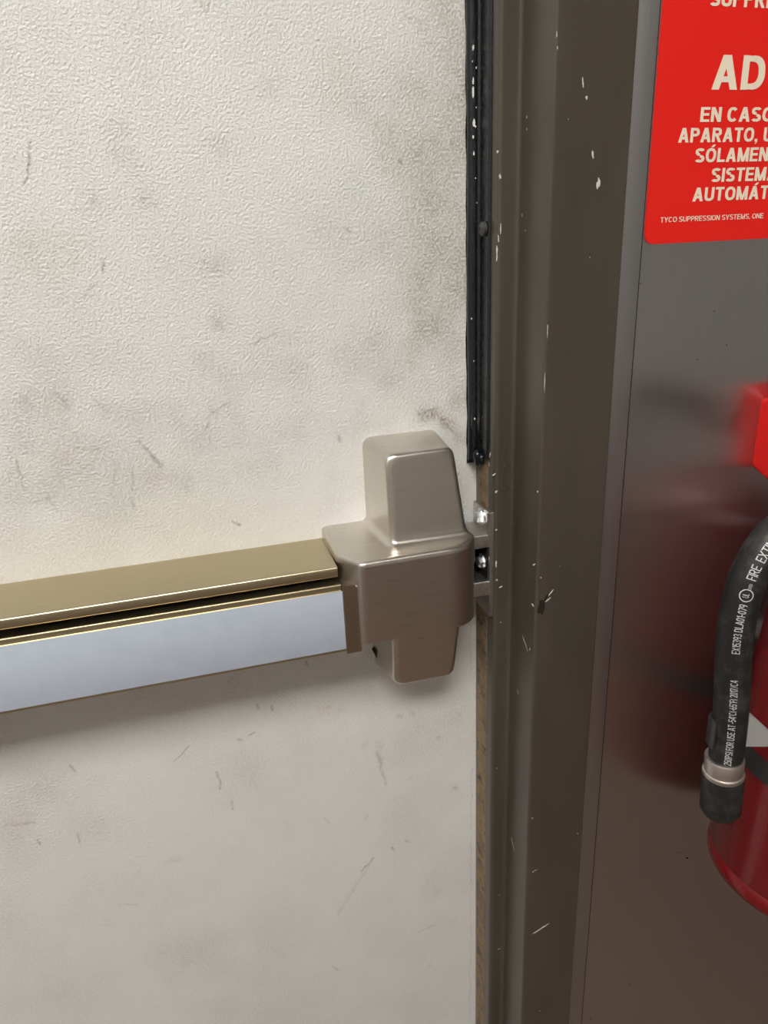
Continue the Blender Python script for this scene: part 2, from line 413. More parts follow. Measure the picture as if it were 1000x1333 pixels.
# ------------------------------------------------------------------ door frame: one pressed profile swept up, across and down
prof = [(.0735, -.06), (.0735, YFACE), (.016, YFACE), (.016, YSTOP), (0, YSTOP), (0, .001), (.016, .001), (.016, .06), (.07, .06)]
pr = fillet(prof, [0, .0022, .0030, .0045, .0042, .0008, 0, 0, 0], 5)
bm = bmesh.new(); rings = []
for cx, cz, sx, sz in ((XS, 0, 1, 0), (XS, ZH, 1, 1), (XL, ZH, -1, 1), (XL, 0, -1, 0)):
    rings.append([bm.verts.new((cx+u*sx, y, cz+u*sz)) for u, y in pr])
for A, B in zip(rings, rings[1:]):
    for k in range(len(pr)): bm.faces.new((A[k], A[(k+1) % len(pr)], B[(k+1) % len(pr)], B[k]))
bm.faces.new(rings[0]); bm.faces.new(rings[-1][::-1])
frame = tag(from_bm('trim_1', bm, M_frame, None, 30), kind='structure')

# bare strip of old adhesive on the stop where the seal is gone
prism('adhesive_strip', M_tan, frame, [(XS+.0004, -.0035), (XS+.0004, -.0262), (XS-.0003, -.0258), (XS-.0003, -.004)], .02, 1.1945, 'z', None)
# paint chips: on the face, the step, the soffits
YA = (0, 1, 0); NS = (-1, 0, 0)
bm = bmesh.new()
for px, py, r, r2, a in ((759, 108, .0008, .0032, .12), (764, 128, .0010, .0015, .3), (772, 203, .0008, .0035, .15), (779, 239, .0015, .0042, -.05),
                         (700, 640, .0008, .0010, 0), (729, 737, .0003, .0005, 0), (695, 735, .0016, .0009, .5), (704, 752, .0008, .0010, .2),
                         (717, 772, .0045, .0007, .9), (713, 781, .0036, .0008, .6), (693, 787, .0030, .0006, -.9),
                         (704, 1209, .0100, .0011, .45), (694, 1135, .0010, .0012, .2), (697, 1133, .0026, .0004, .4), (693, 1065, .0009, .0012, 0),
                         (725, 45, .0004, .0022, 0), (726, 62, .0005, .0018, 0), (713, 430, .0004, .0060, 0), (709, 500, .0004, .0090, 0), (703, 1316, .0008, .0008, 0),
                         (752, 1085, .0006, .0014, .8), (740, 155, .0004, .0005, 0), (768, 335, .0004, .0005, 0)):
    blot(bm, onY(px, py, YFACE), XA, ZA, NF, r, r2, a)
for px, py, r, r2, a in ((652, 300, .0005, .0050, 0), (647, 330, .0008, .0070, 0), (649, 310, .0006, .004, .1), (651, 230, .0010, .0030, .3), (646, 640, .0018, .0012, .4),
                         (643, 618, .0020, .0010, .5), (646, 690, .0012, .0010, 0), (647, 755, .0010, .0014, 0), (652, 764, .0022, .0010, .3), (646, 735, .0008, .0040, 0),
                         (668, 755, .0010, .0035, -.6), (648, 197, .0012, .0012, .2), (647, 1000, .0006, .0012, 0), (650, 1165, .0006, .0006, 0),
                         (660, 1225, .0010, .0040, .7), (650, 1235, .0024, .0006, .3), (686, 1250, .0006, .0006, 0), (665, 1290, .0005, .0016, 0), (652, 810, .0007, .0010, .2)):
    blot(bm, onY(px, py, YSTOP), XA, ZA, NF, r, r2, a)
for px, py, r, r2, a in ((637, 96, .0010, .0030, 0), (638, 130, .0007, .0090, 0), (637, 197, .0012, .0030, 0), (638, 340, .0008, .0035, 0), (639, 160, .0006, .0060, 0), (638, 405, .0010, .0016, 0),
                         (638, 592, .0016, .0030, .3), (637, 605, .0008, .002, 0)):
    blot(bm, onX(px, py, XS), YA, ZA, NS, r, r2, a)
for px, py, r, r2, a in ((686, 152, .0010, .0010, 0), (686, 168, .0008, .0008, 0), (680, 280, .0009, .0013, 0), (684, 300, .0006, .0006, 0), (672, 520, .0006, .0008, 0),
                         (684, 838, .0090, .0004, .7), (690, 845, .0010, .0024, .5), (674, 900, .0030, .0006, .5), (668, 1100, .0080, .0003, .9)):
    blot(bm, onX(px, py, XC), YA, ZA, NS, r, r2, a)
from_bm('paint_chip', bm, M_chip, frame)['kind'] = 'stuff'
bm = bmesh.new()                                   # the rusty dent at the frame's arris
c = onY(705, 790, YFACE)
blot(bm, c, XA, ZA, NF, .0042, .0095, -.12, 16, .25, .0002)
blot(bm, c+np.array([.0035, 0, .007]), XA, ZA, NF, .0012, .0055, -.5, 10, .3, .00025)
from_bm('rust_spot', bm, M_rust, frame)

# ------------------------------------------------------------------ door: slab with a finely divided, grimy front face
gx = np.unique(np.concatenate([np.linspace(XL-.013, -.30, 70), np.arange(-.30, XC-.003, .00125), [XC-.003]]))
gz = np.unique(np.concatenate([np.linspace(.008, .45, 70), np.arange(.45, 1.56, .00125), np.linspace(1.56, ZH+.012, 100)]))
X, Z = np.meshgrid(gx, gz, indexing='ij')
wx = X+(fbm(X, Z, 60, 11)-.5)*.012; wz = Z+(fbm(X, Z, 60, 23)-.5)*.012
T = np.ones(X.shape+(3,)); T2 = np.ones(X.shape+(3,))
GREY, BROWN, OLIVE, PINK, BLUE, DARK, YEL = (.50, .49, .47), (.48, .41, .31), (.62, .58, .44), (.80, .66, .60), (.62, .68, .70), (.16, .13, .11), (.85, .78, .50)
def apply(mask, col): 
    T[...] *= 1-np.clip(mask, 0, 1)[..., None]*(1-np.array(col))
def px2(px, py): p = onY(px, py, 0); return p[0], p[2]
def smudge(px, py, r, s, col=GREY, r2=None, ang=0):
    x, z = px2(px, py); k = .00060; r2 = r2 or r
    dx, dz = wx-x, wz-z; ca, sa = math.cos(ang), math.sin(ang); a = (dx*ca+dz*sa)/(r*k); b = (-dx*sa+dz*ca)/(r2*k)
    apply(np.exp(-(a*a+b*b))*s*.8*(.1+1.5*fbm(X, Z, 300, int(px)+7, 3)), col)
def stroke(x0, y0, x1, y1, wd, s, col=DARK, soft=1.0):
    wd *= .58; s *= .88
    ax, az = px2(x0, y0); bx, bz = px2(x1, y1); L2 = (bx-ax)**2+(bz-az)**2
    sx = X+(fbm(X, Z, 150, 5, 2)-.5)*.003*soft; sz = Z+(fbm(X, Z, 150, 9, 2)-.5)*.003*soft
    t = np.clip(((sx-ax)*(bx-ax)+(sz-az)*(bz-az))/L2, 0, 1)
    d = np.hypot(sx-ax-t*(bx-ax), sz-az-t*(bz-az))
    T2[...] *= 1-np.clip(np.exp(-(d/(wd*.0006))**2)*s*(.15+1.2*fbm(X, Z, 500, int(x0)+3, 2)), 0, 1)[..., None]*(1-np.array(col))
# broad soiling from hands around the latch side, and faint clouds
hi = np.clip((Z-1.19)/.04, 0, 1)
apply(np.clip((X-.10)/.12, 0, 1)**1.3*hi*(fbm(wx, wz, 22, 41)*1.5-.35)*.75, BROWN)
apply(np.clip((X-.16)/.07, 0, 1)*hi*np.clip(fbm(wx, wz, 60, 47)*1.9-.7, 0, 1)*.6, BROWN)
apply(np.clip(fbm(wx, wz, 14, 51)*2.4-1.15, 0, 1)*.22, GREY)
apply(np.clip(fbm(wx, wz, 17, 61)*2.4-1.2, 0, 1)*.22, OLIVE)
apply(np.clip(fbm(wx, wz, 20, 71)*2.4-1.25, 0, 1)*.25, PINK)
apply(.05+.10*fbm(wx, wz, 9, 91), GREY)            # grey tint all over; paints the relief's fine shading into the colour
band = np.exp(-((Z-1.24)/.085)**2); apply(band*np.clip(fbm(wx, wz, 40, 81)*2.2-.85, 0, 1)*.35, GREY)
for a in ((150, 165, 12, .45), (157, 205, 14, .4), (190, 255, 18, .35, PINK), (190, 262, 9, .5), (285, 345, 13, .6), (195, 108, 9, .35), (285, 190, 12, .35), (25, 325, 22, .35, OLIVE),
          (80, 330, 40, .35, OLIVE), (125, 262, 18, .3), (350, 115, 16, .3, OLIVE), (430, 110, 30, .35, OLIVE), (455, 70, 22, .3, PINK), (580, 30, 30, .45, BROWN),
          (500, 180, 26, .5, BROWN), (545, 192, 15, .55, BROWN), (512, 217, 18, .45, OLIVE), (575, 185, 18, .35, BROWN), (560, 260, 36, .45, BROWN), (570, 330, 26, .4, BROWN),
          (500, 312, 22, .35), (430, 300, 34, .3), (545, 372, 22, .5, BROWN), (595, 372, 14, .5, BROWN), (462, 246, 20, .3, BLUE), (465, 130, 16, .3), (520, 120, 22, .25),
          (30, 525, 16, .5, BLUE), (28, 527, 9, .5), (85, 525, 14, .4), (138, 530, 12, .4), (282, 422, 11, .65), (265, 475, 22, .3), (78, 590, 14, .45, PINK), (240, 632, 12, .5), (205, 625, 14, .35, PINK),
          (490, 440, 15, .6), (550, 430, 26, .5, BROWN), (560, 541, 15, 1.3, BROWN, 8, .2), (578, 550, 20, 1.2, BROWN, 9, -.5), (548, 536, 8, .9, GREY), (595, 520, 15, .5, BROWN), (570, 400, 40, .4, BROWN),
          (505, 500, 16, .4), (445, 462, 14, .35), (440, 568, 10, .4), (540, 470, 16, .4, BROWN), (595, 570, 10, .5, BROWN), (340, 690, 60, .12, YEL), (200, 705, 70, .15, YEL), (60, 720, 60, .15, YEL),
          (250, 670, 60, .25, YEL), (355, 905, 25, .25), (225, 1120, 14, .35, GREY, 6), (420, 920, 9, .7, YEL), (443, 925, 6, .4), (517, 934, 7, .6), (533, 931, 5, .6), (494, 992, 7, .55), (492, 975, 6, .4, GREY, 16),
          (536, 1014, 4, .7), (593, 1028, 6, .6, BROWN), (474, 1064, 4, .7, BROWN), (25, 1065, 22, .35, PINK), (60, 1030, 25, .25), (280, 990, 22, .2, PINK), (570, 960, 4, .6), (475, 972, 5, .5), (560, 1160, 25, .18), (590, 1200, 12, .3, PINK),
          (300, 885, 14, .3), (440, 885, 16, .3), (600, 925, 20, .3, BROWN), (540, 945, 22, .3, BROWN), (120, 1075, 26, .2), (560, 1255, 4, .5)): smudge(*a)
for a in ((40, 185, 38, 215, 1.8, .7), (38, 215, 32, 240, 1.8, .75), (135, 340, 136, 356, 2, .7), (126, 368, 108, 388, 1.8, .5), (262, 2, 271, 14, 1.6, .45), (271, 14, 275, 0, 1.6, .5), (122, 252, 118, 272, 1.6, .5),
          (527, 20, 550, 30, 1.3, .8), (97, 584, 130, 585, 1.6, .5, (.45, .25, .2)), (182, 575, 210, 606, 4.0, .45), (190, 585, 208, 602, 2.0, .5), (173, 648, 173, 660, 2.0, .7), (303, 680, 312, 684, 2.6, .9),
          (72, 512, 95, 535, 1.8, .4), (120, 518, 142, 535, 2, .4), (22, 600, 32, 638, 1.8, .45), (8, 580, 24, 606, 1.8, .35), (40, 655, 72, 648, 1.8, .4), (62, 645, 74, 666, 1.8, .5), (152, 605, 146, 648, 1.8, .3), (170, 610, 174, 640, 2, .3), (268, 545, 300, 522, 2, .4),
          (270, 550, 268, 560, 2, .6), (275, 535, 280, 545, 2, .4), (330, 450, 362, 432, 2, .5), (545, 538, 570, 532, 2.4, .7), (545, 536, 552, 546, 2.4, .7), (575, 545, 596, 568, 2.6, .6), (440, 565, 444, 574, 2, .6),
          (90, 997, 97, 1004, 2.4, .9), (228, 990, 244, 971, 1.8, .65), (283, 1004, 288, 1027, 2.4, .75), (302, 1042, 303, 1053, 1.8, .45), (8, 1074, 46, 1071, 2, .5), (50, 1094, 52, 1099, 2.2, .7), (102, 1086, 104, 1096, 2, .5), (155, 1178, 180, 1177, 1.6, .4),
          (310, 962, 318, 964, 1.6, .6), (322, 958, 332, 954, 1.6, .7), (334, 918, 336, 923, 2, .8), (353, 918, 355, 924, 2, .8), (492, 980, 503, 1022, 4.0, .45), (470, 1134, 487, 1117, 2.4, .7), (485, 1120, 440, 1190, 5, .18), (511, 1103, 513, 1108, 2.2, .7), (528, 1094, 536, 1096, 2, .6),
          (567, 1204, 545, 1214, 2, .35), (399, 861, 401, 866, 2.4, .85), (452, 298, 457, 303, 2.6, .75), (521, 208, 523, 212, 2.2, .8), (265, 339, 268, 341, 2, .8), (586, 184, 590, 188, 2, .6), (434, 1258, 440, 1264, 1.6, .6), (430, 1072, 421, 1064, 2, .3),
          (240, 1200, 100, 1206, 1.2, .12), (612, 700, 612, 880, 1.6, .25), (614, 1000, 612, 1330, 1.6, .3)): stroke(*a)
bare = np.clip(np.array([T]), .12, 1)[0]
nx, nz = len(gx), len(gz); yb = .0445
verts = np.stack([X, np.zeros_like(X), Z], -1).reshape(-1, 3)
i, j = np.meshgrid(np.arange(nx-1), np.arange(nz-1), indexing='ij'); a0 = (i*nz+j).ravel()
quads = np.stack([a0, a0+nz, a0+nz+1, a0+1], 1)
bx = np.array([(gx[0], .0, gz[0]), (gx[-1], .0, gz[0]), (gx[-1], .0, gz[-1]), (gx[0], .0, gz[-1]), (gx[0], yb, gz[0]), (gx[-1], yb, gz[0]), (gx[-1], yb, gz[-1]), (gx[0], yb, gz[-1])])
bq = np.array([(4, 7, 6, 5), (0, 4, 5, 1), (1, 5, 6, 2), (2, 6, 7, 3), (3, 7, 4, 0)])+len(verts)
allv = np.concatenate([verts, bx]); allq = np.concatenate([quads, bq])
me = bpy.data.meshes.new('door_1'); me.vertices.add(len(allv)); me.vertices.foreach_set('co', allv.ravel())
me.loops.add(allq.size); me.loops.foreach_set('vertex_index', allq.ravel().astype(np.int32))
me.polygons.add(len(allq)); me.polygons.foreach_set('loop_start', (np.arange(len(allq))*4).astype(np.int32))
me.update(calc_edges=True); me.validate()
ca = me.attributes.new('stain_shade', 'FLOAT_COLOR', 'POINT')
cols = np.ones((len(allv), 4)); cols[:len(verts), :3] = bare.reshape(-1, 3); ca.data.foreach_set('color', cols.ravel())
cb = me.attributes.new('scuff', 'FLOAT_COLOR', 'POINT')
cols[:len(verts), :3] = T2.reshape(-1, 3); cb.data.foreach_set('color', cols.ravel())
me.materials.append(M_door)
door = tag(link(bpy.data.objects.new('door_1', me)), kind='structure')

# ------------------------------------------------------------------ exit device (panic bar)
dev = tag(empty('exit_device', (.1, 0, 1.1)), 'satin metal panic bar with pale blue push face across the white door', 'exit device')
mid = (.15, -.03, 1.10)
# end case: tapered upper housing and the wider, deeper middle block, flowing into each other
U = [plane3((.1262, 0, 1.1), (.1330, -.05, 1.1), (.1262, 0, 1.2), (.16, -.02, 1.17)),
     plane3((.1920, 0, 1.21), (.1885, -.047, 1.21), (.1975, -.05, 1.14), (.16, -.02, 1.17)),
     plane3((.13, -.0475, 1.2105), (.19, -.0475, 1.2105), (.13, -.0535, 1.140), (.16, -.02, 1.17)),
     plane3((.13, 0, 1.2150), (.19, 0, 1.2150), (.13, -.0475, 1.2112), (.16, -.02, 1.17))]
Mi = [plane3((.0868, 0, 1.1), (.0880, -.054, 1.1), (.0868, 0, 1.2), mid),
      plane3((.0882, -.0535, 1.1), (.1030, -.0745, 1.1), (.0882, -.0535, 1.2), mid),
      plane3((.1, -.0745, 1.14), (.2, -.0735, 1.14), (.1, -.0735, 1.07), mid),
      plane3((.1, 0, 1.1425), (.2, 0, 1.1425), (.1, -.0745, 1.1375), mid),
      plane3((.1, 0, 1.0645), (.2, 0, 1.0645), (.1, -.0745, 1.0665), mid)]
RS = plane3((.2050, 0, 1.1), (.2035, -.05, 1.1), (.2050, 0, 1.2), mid)
def sdf_case(x, y, z):
    u = smax(U[0](x, y, z), U[3](x, y, z), .009); u = smax(u, U[1](x, y, z), .008); u = smax(u, U[2](x, y, z), .0048)
    lf = smax(Mi[0](x, y, z), Mi[1](x, y, z), .003)
    m_ = smax(Mi[2](x, y, z), RS(x, y, z), .030); m_ = smax(m_, lf, .0032)
    m_ = smax(m_, Mi[3](x, y, z), .0042); m_ = smax(m_, Mi[4](x, y, z), .0012)
    u = np.maximum(u, 1.12-z)
    s = smin(u, m_, .0070)
    return np.maximum(s, y-.0002)
P, fc = surface_net(sdf_case, (.078, -.082, 1.055), (.213, .004, 1.223), .00095)
case = raw_mesh('end_case', P, fc, M_nickel, dev, True); case.data.set_sharp_from_angle(angle=math.radians(45))
Lo = [plane3((.1262, 0, 1.0), (.1335, -.043, 1.0), (.1258, 0, 1.06), (.16, -.02, 1.03)),
      plane3((.1915, 0, 1.0), (.1885, -.043, 1.0), (.1950, -.043, 1.06), (.16, -.02, 1.03)),
      plane3((.13, -.0425, 1.0), (.19, -.0425, 1.0), (.13, -.046, 1.07), (.16, -.02, 1.03)),
      plane3((.13, 0, .9965), (.19, 0, .9965), (.13, -.0425, 1.0005), (.16, -.02, 1.03))]
def sdf_low(x, y, z):
    s = smax(Lo[0](x, y, z), Lo[3](x, y, z), .010); s = smax(s, Lo[1](x, y, z), .009); s = smax(s, Lo[2](x, y, z), .0050)
    return np.maximum(np.maximum(s, y-.0002), z-1.0655)
P, fc = surface_net(sdf_low, (.118, -.054, .988), (.203, .004, 1.070), .00095)
low = raw_mesh('lower_case', P, fc, M_nickel, dev, True); low.data.set_sharp_from_angle(angle=math.radians(45))
p = onX(475, 638, .1285); lathe('screw', M_alu, case, [(0, -.0005), (.0018, 0), (.0018, .001), (0, .001)], (.1288, -.016, 1.171), (1, .12, 0), 14)
prism('case_gap_shade', M_black, low, [(.1245, 1.0165), (.1262, 1.0195), (.1290, 1.0095), (.1268, 1.0100)], -.006, -.0004, 'y', None)  # black wedge standing in for the shade in the gap here
# latch bolt reaching into the strike
prism('latch_bolt', M_strike, dev, fillet([(.198, -.030), (.214, -.026), (.214, -.010), (.198, -.006)], .002), 1.091, 1.112, 'z')
# rail: a channel with a folded top and front lip
BX0, BX1 = -.52, .0872
rail = prism('rail', M_brass, dev, fillet([(0, 1.1322), (-.0612, 1.1316), (-.0614, 1.1236), (-.0590, 1.1236), (-.0585, 1.1285), (-.004, 1.1290), (-.004, 1.064), (-.056, 1.064), (-.056, 1.061), (0, 1.061)],
             [0, .0022, .0006, 0, 0, 0, 0, 0, 0, 0], 4), BX0, BX1, 'x', 30)
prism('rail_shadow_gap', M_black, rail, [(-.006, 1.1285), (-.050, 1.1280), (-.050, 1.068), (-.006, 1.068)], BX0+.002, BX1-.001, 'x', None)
# push pad: its body with the shiny bead along the top, the film on the front and an end cap
pad = prism('push_pad', M_brass, dev, fillet([(-.040, 1.1190), (-.0610, 1.1192), (-.0668, 1.1192), (-.0670, 1.1172), (-.0655, 1.1168), (-.0655, 1.1140), (-.0672, 1.1136), (-.0672, 1.0625), (-.0660, 1.0598), (-.052, 1.0598), (-.040, 1.064)],
            [0, 0, .0009, .0005, 0, 0, 0, .001, .0012, 0, 0], 4), BX0, .0880, 'x', 30)
box('front_film', M_strip, pad, BX0, .0885, -.0680, -.0671, 1.0632, 1.1142, .0003)
bm = bmesh.new()
bm_prism(bm, fillet([(.0886, 1.1190), (.1002, 1.1190), (.1005, 1.0600), (.0886, 1.0600)], [0, .0095, .0015, 0], 7), -.0702, -.045, 'y')
from_bm('pad_end_cap', bm, M_bronze, pad, 30)
for x in (.0455,):                                  # far end of the bar, beyond the picture's edge
    prism('bar_end_bracket', M_nickel, dev, fillet([(0, 1.139), (-.055, 1.137), (-.066, 1.126), (-.066, 1.066), (-.055, 1.056), (0, 1.054)], .004), BX0-.05, BX0, 'x')

# ------------------------------------------------------------------ strike on the frame's stop
XP = XS-.0032
st = tag(empty('latch_strike', (XS, -.02, 1.1)), 'small cast metal latch strike with two hex bolts on the brown frame', 'latch strike')
base = prism('strike_plate', M_strike, st, fillet([(-.0015, 1.1475), (-.0375, 1.1485), (-.0375, 1.0500), (-.0015, 1.0520)], [.001, .001, .001, .001]), XP, XS+.0002, 'x')
bm = bmesh.new()                                   # raised rim round the upper bolt
for pts in ([(-.0345, 1.1470), (-.0372, 1.1470), (-.0372, 1.1270), (-.0345, 1.1270)],): bm_prism(bm, pts, XP-.0014, XP+.0005, 'x')
from_bm('plate_rim', bm, M_strike, base, 30)
for z0, z1 in ((1.1165, 1.1285), (1.0710, 1.0850)):
    prism('prong', M_strike, st, fillet([(-.0040, z1+.0005), (-.0365, z1), (-.0365, z0), (-.0040, z0)], [.001, .0014, .0014, .001]), .2062, XP+.0004, 'x')
box('pocket_shade', M_black, st, XP-.0008, XP+.0002, -.034, -.003, 1.0855, 1.116)  # flat black sheet standing in for the shade between the prongs
for (px, py, X0) in ((621, 673, XP-.004), (625, 733, XP-.004)):
    c = onX(px, py, X0)
    if py > 700: c = np.array([X0, -.0235, c[2]])
    b = lathe('hex_bolt', M_zinc, st, [(0, -.0005), (.0044, 0), (.0054, .0012), (.0054, .0052), (0, .0052)], (XP-.0054, c[1], c[2]), (1, 0, 0), 6, 20)
    lathe('washer', M_zinc, b, [(0, 0), (.0074, 0), (.0074, .0010), (0, .0010)], (XP-.0009, c[1], c[2]), (1, 0, 0), 24)

# ------------------------------------------------------------------ weatherstrip on the upper stop
ZW = 1.1885
ws = tag(empty('weatherstrip', (XS, -.014, ZW)), 'black rubber weatherstrip screwed to the brown frame stop above the strike', 'weatherstrip')
prism('seal_carrier', M_rubber, ws, fillet([(XS+.0001, -.0012), (XS-.0035, -.0012), (XS-.0040, -.0110), (XS-.0022, -.0125), (XS-.0020, -.0268), (XS-.0006, -.0282), (XS+.0001, -.0282)], [0, .0012, .0012, .001, .001, .0008, 0]), ZW+.004, ZH, 'z')
path = [(XS-.0052+.0004*math.sin(k*1.7), -.0058, ZW-.002+k*.0495) for k in range(20)]
tube('bulb_seal', M_rubber, ws, path, .0047, 14)
bm = bmesh.new(); random.seed(3)
zz = ZW-.006; vL = []
while zz < ZH-.01:                                 # ragged lip lying against the door
    vL.append((XS-.0088+random.uniform(-.0006, .0006)-(.0006 if random.random() < .25 else 0), zz)); zz += random.uniform(.006, .02)
A = [bm.verts.new((x, -.0002, z)) for x, z in vL]; B = [bm.verts.new((XS-.003, -.0020, z)) for x, z in vL]; A2 = [bm.verts.new((x, -.0012, z)) for x, z in vL]
for k in range(len(vL)-1):
    bm.faces.new((A2[k], A2[k+1], B[k+1], B[k])); bm.faces.new((A[k], A[k+1], A2[k+1], A2[k]))
from_bm('seal_lip', bm, M_rubber, ws)
bm = bmesh.new()                                   # torn lower end
c = Vector((XS-.0040, -.010, ZW+.002))
for k in range(4):
    q = c+Vector((random.uniform(-.002, .002), random.uniform(-.008, .004), random.uniform(-.006, .004)))
    r = bmesh.ops.create_icosphere(bm, subdivisions=2, radius=.0042)
    for v in r['verts']: v.co = Vector((v.co.x*.7, v.co.y*1.1, v.co.z*1.3))+q+Vector((random.uniform(-1, 1), random.uniform(-1, 1), random.uniform(-1, 1)))*.0006
from_bm('torn_end', bm, M_rubber, ws, 60)
c = onX(628, 298, XS-.0045)
sc_ = lathe('screw', mat('blackened_screw', (.05, .05, .05), .35), ws, [(0, -.0022), (.0032, -.0016), (.0052, 0), (.0052, .0022), (0, .0022)], (XS-.0048, c[1], c[2]), (1, 0, 0), 20)
lathe('screw_recess', M_black, sc_, [(0, 0), (.0018, 0), (.0018, .0006), (0, .0006)], (XS-.0073, c[1], c[2]), (1, 0, 0), 6)
bm = bmesh.new()
for px, py, r, r2 in ((616, 62, .0009, .0028), (616, 106, .0008, .0030), (616, 120, .0011, .0050), (617, 160, .0013, .0040), (619, 165, .0006, .0014), (616, 178, .0009, .0016), (620, 88, .0005, .0009), (617, 200, .0006, .0018),
                      (618, 545, .0007, .0014), (622, 264, .0020, .0006), (614, 415, .0006, .0009), (620, 140, .0005, .0006), (615, 80, .0004, .0008), (621, 587, .0014, .0008), (619, 232, .0005, .0008), (617, 470, .0005, .001)):
    p = onY(px, py, -.0105); blot(bm, p, XA, ZA, NF, r, r2, 0, 8, .3, .0003)
from_bm('paint_fleck', bm, mat('white_paint_fleck', (.78, .78, .75), .4), ws)['kind'] = 'stuff'

# ------------------------------------------------------------------ warning sign on the steel
YS_ = YWALL-.0003
SX0, SX1, SZ0, SZ1 = .3202, .626, 1.3530, 1.640
sign = prism('warning_sign', M_sign, None, fillet([(SX0, SZ0), (SX1, SZ0), (SX1, SZ1), (SX0, SZ1)], .0085, 8), YS_-.0009, YWALL, 'y')
tag(sign, 'glossy red warning sign with cream Spanish lettering on stainless wall', 'sign')
def line(s, prefix, x0, x1, zb, cap, bold, m=M_letter):
    """prefix of s spans x0..x1 on the sign, baseline zb, capital height cap"""
    cp, _ = text_mesh(prefix, bold); co, fa = text_mesh(s, bold)
    sx = (x1-x0)/(cp[:, 0].max()-cp[:, 0].min()); sz = cap
    q = np.stack([x0+(co[:, 0]-cp[:, 0].min())*sx, YS_-.00115-co[:, 2], zb+co[:, 1]*sz], 1)
    if q[:, 0].max() > SX1-.006: print('line too long', s)
    return raw_mesh('lettering', q, fa, m, sign)
def zs(zx, zy): p = onY(820+.255*zx, .255*zy, YS_-.001); return p[0], p[2]
for s, pre, a, b, h, bold in (('SUPPRESSION', 'SUPP', (405, 40), (630, 30), .0093, .098), ('ADVERTENCIA', 'AD', (415, 462), (680, 455), .0203, .095), ('EN CASO', 'EN CAS', (357, 626), (666, 618), .0089, .098),
                              ('APARATO, USE', 'APARATO', (245, 732), (630, 720), .0089, .098), ('S\u00d3LAMENTE', 'S\u00d3LAME', (330, 832), (650, 822), .0089, .098),
                              ('SISTEMA', 'SISTEM', (413, 930), (690, 922), .0089, .098), ('AUTOM\u00c1TICO', 'AUTOM\u00c1', (318, 1030), (655, 1016), .0089, .098),
                              ('TYCO SUPPRESSION SYSTEMS, ONE', 'TYCO SUPPRESSION SYSTEMS,', (155, 1137), (612, 1116), .0034, .075)):
    (xa, za), (xb, zb_) = zs(*a), zs(*b)
    line(s, pre, xa, xb, (za+zb_)/2, h, bold)

# ------------------------------------------------------------------ red flared metal box on the steel, above the hose
rb = bmesh.new()
def rect(y, x0, x1, z0, z1, r): return [rb.verts.new((x, y, z)) for x, z in fillet([(x0, z0), (x1, z0), (x1, z1), (x0, z1)], r, 4)]
secs = [rect(YWALL, .4412, .486, 1.1725, 1.2315, .005), rect(YWALL-.0015, .4408, .4864, 1.1722, 1.2320, .005), rect(-.1000, .4404, .487, 1.1662, 1.2390, .005), rect(-.1035, .4406, .4868, 1.1660, 1.2395, .005), rect(-.1045, .4420, .4855, 1.1675, 1.2380, .005)]
for A, B in zip(secs, secs[1:]):
    for k in range(len(A)): rb.faces.new((A[k], A[(k+1) % len(A)], B[(k+1) % len(A)], B[k]))
rb.faces.new(secs[0]); rb.faces.new(secs[-1][::-1])
tag(from_bm('red_metal_box', rb, M_redbox, None, 30), 'small bright red metal box on stainless wall beneath the red sign', 'box')

# ------------------------------------------------------------------ fire extinguisher hanging askew on the steel
TILT = .115; ER = .0739
eb = Vector((.4657, YWALL-.015-ER, .8063)); ea = Vector((math.sin(TILT), 0, math.cos(TILT)))
ext = tag(empty('fire_extinguisher', eb), 'red fire extinguisher with black hose hanging tilted on the stainless wall', 'fire extinguisher')
rr = .013
pf = [(0, .004), (ER-.03, .003)]+[(ER-rr+rr*math.sin(t), rr-rr*math.cos(t)) for t in np.linspace(0, math.pi/2, 8)]
pf += [(ER, .020), (ER-.0008, .0215), (ER, .023), (ER, .290)]+[(ER*math.cos(t), .290+.045*math.sin(t)) for t in np.linspace(.15, 1.25, 9)]+[(.018, .345), (.018, .358), (0, .358)]
body = lathe('cylinder', M_red, ext, pf, eb, ea, 96, 40)
e1 = Vector((math.cos(TILT), 0, -math.sin(TILT))); e2 = Vector((0, 1, 0))
def wrap(a, h, r): return eb+ea*h+(e1*math.cos(a)+e2*math.sin(a))*r
def band(name, m, parent, a0, a1, h0, h1, r, th, seg=40):
    bm = bmesh.new(); R_ = []
    for k in range(seg+1):
        a = a0+(a1-a0)*k/seg; R_.append([bm.verts.new(wrap(a, h, q)) for h, q in ((h0, r), (h0, r+th), (h1, r+th), (h1, r))])
    for A, B in zip(R_, R_[1:]):
        for k in range(4): bm.faces.new((A[k], A[(k+1) % 4], B[(k+1) % 4], B[k]))
    bm.faces.new(R_[0]); bm.faces.new(R_[-1][::-1])
    return from_bm(name, bm, m, parent, 40)
PI = math.pi
lab = band('label', M_label, ext, -PI*.93, -PI*.12, .165, .282, ER+.0001, .0003)
bm = bmesh.new()                                   # fine rows of print, too small to read
for row in range(15):
    h = .276-row*.0077; a = -PI*.915
    while a < -PI*.14:
        L = RNG.uniform(.02, .09); A = []
        for k in range(4):
            t = a+L*k/3; A.append((bm.verts.new(wrap(t, h, ER+.0007)), bm.verts.new(wrap(t, h+.0017, ER+.0007))))
        for p_, q_ in zip(A, A[1:]): bm.faces.new((p_[0], q_[0], q_[1], p_[1]))
        a += L+.02
tag(from_bm('small_print', bm, mat('grey_print', (.16, .16, .165), .6), lab), kind='stuff')
band('strap', M_label, ext, -PI*1.5, PI*.5, .122, .140, ER+.0002, .0018, 72)
